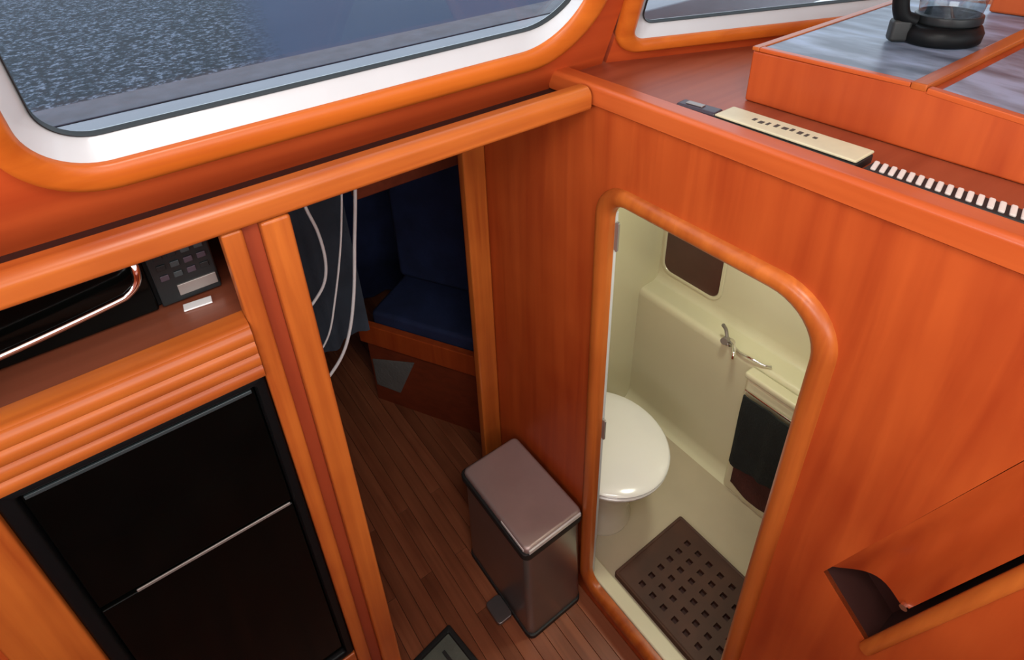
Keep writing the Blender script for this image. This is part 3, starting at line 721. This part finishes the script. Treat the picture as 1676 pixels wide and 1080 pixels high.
prism('ridge_strip', [(xL - 0.001, yB + 0.009), (xR, yB + 0.009), (xR, yB - 0.012), (xL - 0.001, yB - 0.012)][::-1], FZ, zT - 0.006, zT + 0.005, 'trim_x', cs, bev=0.002)
sl_ = math.atan2(zC - zT, yC - yB) ; sy_, sz_ = math.cos(sl_), math.sin(sl_)
ln = math.hypot(zC - zT, yC - yB)
vd = Vector((0, -math.cos(math.atan2(zT - zC, yB - yC)), -math.sin(math.atan2(zT - zC, yB - yC))))
nd = Vector((0, vd.z * -1 * -1, 0)); nd = Vector((1, 0, 0)).cross(vd); nd = nd if nd.z > 0 else -nd
FSL = (Vector((0, yB - 0.0125, zT - 0.004)), X, vd, nd)
prism('slope_panel', [(xL + 0.0135, 0.012), (xR - 0.01, 0.012), (xR - 0.01, ln - 0.05), (xL + 0.0135, ln - 0.05)], FSL, -0.003, 0.003, 'chart_surface', cs, bev=0.0008)
prism('edge_strip', [(xL - 0.001, 0.0), (xL + 0.0128, 0.0), (xL + 0.0128, ln - 0.02), (xL - 0.001, ln - 0.02)], FSL, -0.004, 0.005, 'trim_y', cs, bev=0.0015)
box('raised_block', 0.66, 0.739, -1.25, -0.375, zT + 0.0012, zT + 0.22, 'mahogany_panel', cs, bev=0.006)

jg = thing('glass_jug', (0.41, -0.40, zT + 0.0012), 'clear glass jug on round black base with black handle, on the chart console', 'jug')
jz = zT + 0.0014
lathe('base', [(0.055, 0.0), (0.060, 0.004), (0.061, 0.018), (0.056, 0.028), (0.046, 0.031)], (0.410, -0.394, jz), 'satin_black', jg, 36)
lathe('collar', [(0.047, 0.031), (0.049, 0.034), (0.048, 0.044), (0.044, 0.046)], (0.416, -0.398, jz), 'smoke_grey', jg, 36)
lathe('glass_body', [(0.044, 0.046), (0.047, 0.07), (0.046, 0.12), (0.040, 0.16), (0.041, 0.175)], (0.416, -0.398, jz), 'clear_glass', jg, 36)
lathe('lid', [(0.042, 0.175), (0.043, 0.182), (0.03, 0.192), (0.01, 0.194)], (0.416, -0.398, jz), 'satin_black', jg, 32)
tube('handle', [(0.372, -0.366, jz + 0.034), (0.356, -0.352, jz + 0.045), (0.349, -0.346, jz + 0.085), (0.355, -0.351, jz + 0.13), (0.379, -0.368, jz + 0.155)], 0.0125, 'satin_black', jg, seg=12)
box('switch', 0.346, 0.373, -0.368, -0.338, jz + 0.001, jz + 0.038, 'black_rubber', jg, bev=0.006, rot=(0, 0, 0.7), piv=(0.359, -0.353, jz))

# ================================================================== small things in the groove on the ledge
zl = 1.6852
def strip(name, a, b, wd, z0, z1, mat, parent=None, base=None, bev=0.003, tilt=0.0, t0=0.0, t1=1.0, off=0.0):
    a, b = Vector((*a, 0)), Vector((*b, 0)); u = (b - a); L_ = u.length; u.normalize(); v = Vector((-u.y, u.x, 0))
    if v.x < 0: v = -v
    n = Vector((0, 0, 1)); M = Matrix.Rotation(tilt, 3, u); vv = M @ v; nn = M @ n
    bm = bm_box(t0 * L_, t1 * L_, off, off + wd, z0, z1, bev, 2)
    for q in bm.verts: q.co = a + u * q.co.x + vv * q.co.y + nn * q.co.z + Vector((0, 0, zl))
    return from_bm(name, bm, mat, parent, True, base)
ca = tag(strip('case', (0.044, -0.160), (0.052, -0.236), 0.030, 0.001, 0.013, 'case_dark', base=(0.06, -0.2, zl), bev=0.005), 'small dark oblong case at the window end of the ledge row', 'case')
cam_ = ca
cs2 = strip('clip', (0.044, -0.160), (0.052, -0.236), 0.012, 0.013, 0.0155, 'grey_metal', ca, bev=0.001, t0=0.2, t1=0.62, off=0.008)
ru = thing('name_board', (0.07, -0.36, zl), 'cream oblong plate with small dark lettering lying on the ledge', 'plate')
strip('plinth', (0.0355, -0.243), (0.0375, -0.474), 0.052, 0.0008, 0.0135, 'black_rubber', ru, bev=0.001)  # black strip painting the shadowed edge under the plate
pt = strip('plate', (0.041, -0.240), (0.043, -0.475), 0.052, 0.0138, 0.018, 'cream_plastic', ru, bev=0.003, t0=0.01, t1=0.99)
rr_ = random.Random(3)
for i in range(9):
    a = 0.24 + i * 0.052; wv = rr_.uniform(0.018, 0.040)
    strip('mark', (0.041, -0.240), (0.043, -0.475), rr_.uniform(0.006, 0.012), 0.0178, 0.0186, 'ink', pt, bev=0.0, t0=a, t1=a + wv, off=0.022 + rr_.uniform(-0.004, 0.006))
rs = thing('striped_rule', (0.07, -0.57, zl), 'narrow dark rule with a row of pale slanted bars, beside the cream plate', 'ruler')
bo = strip('rule', (0.044, -0.482), (0.050, -0.735), 0.034, 0.0008, 0.010, 'black_rubber', rs, bev=0.002)
for i in range(22):
    a = 0.02 + i * 0.0445
    bm = bm_box(0, 0.0068, 0.004, 0.031, 0.0, 0.004, 0.0012, 1)
    A_, B_ = Vector((0.044, -0.482, 0)), Vector((0.050, -0.735, 0)); u = (B_ - A_).normalized(); v = Vector((-u.y, u.x, 0)); v = v if v.x > 0 else -v
    for q in bm.verts:
        q.co = A_ + u * (a * 0.253 + q.co.x - 0.22 * (q.co.y - 0.017)) + v * q.co.y + Vector((0, 0, zl + 0.0095 + q.co.z))
    from_bm('bar', bm, 'tick_white', bo, True)
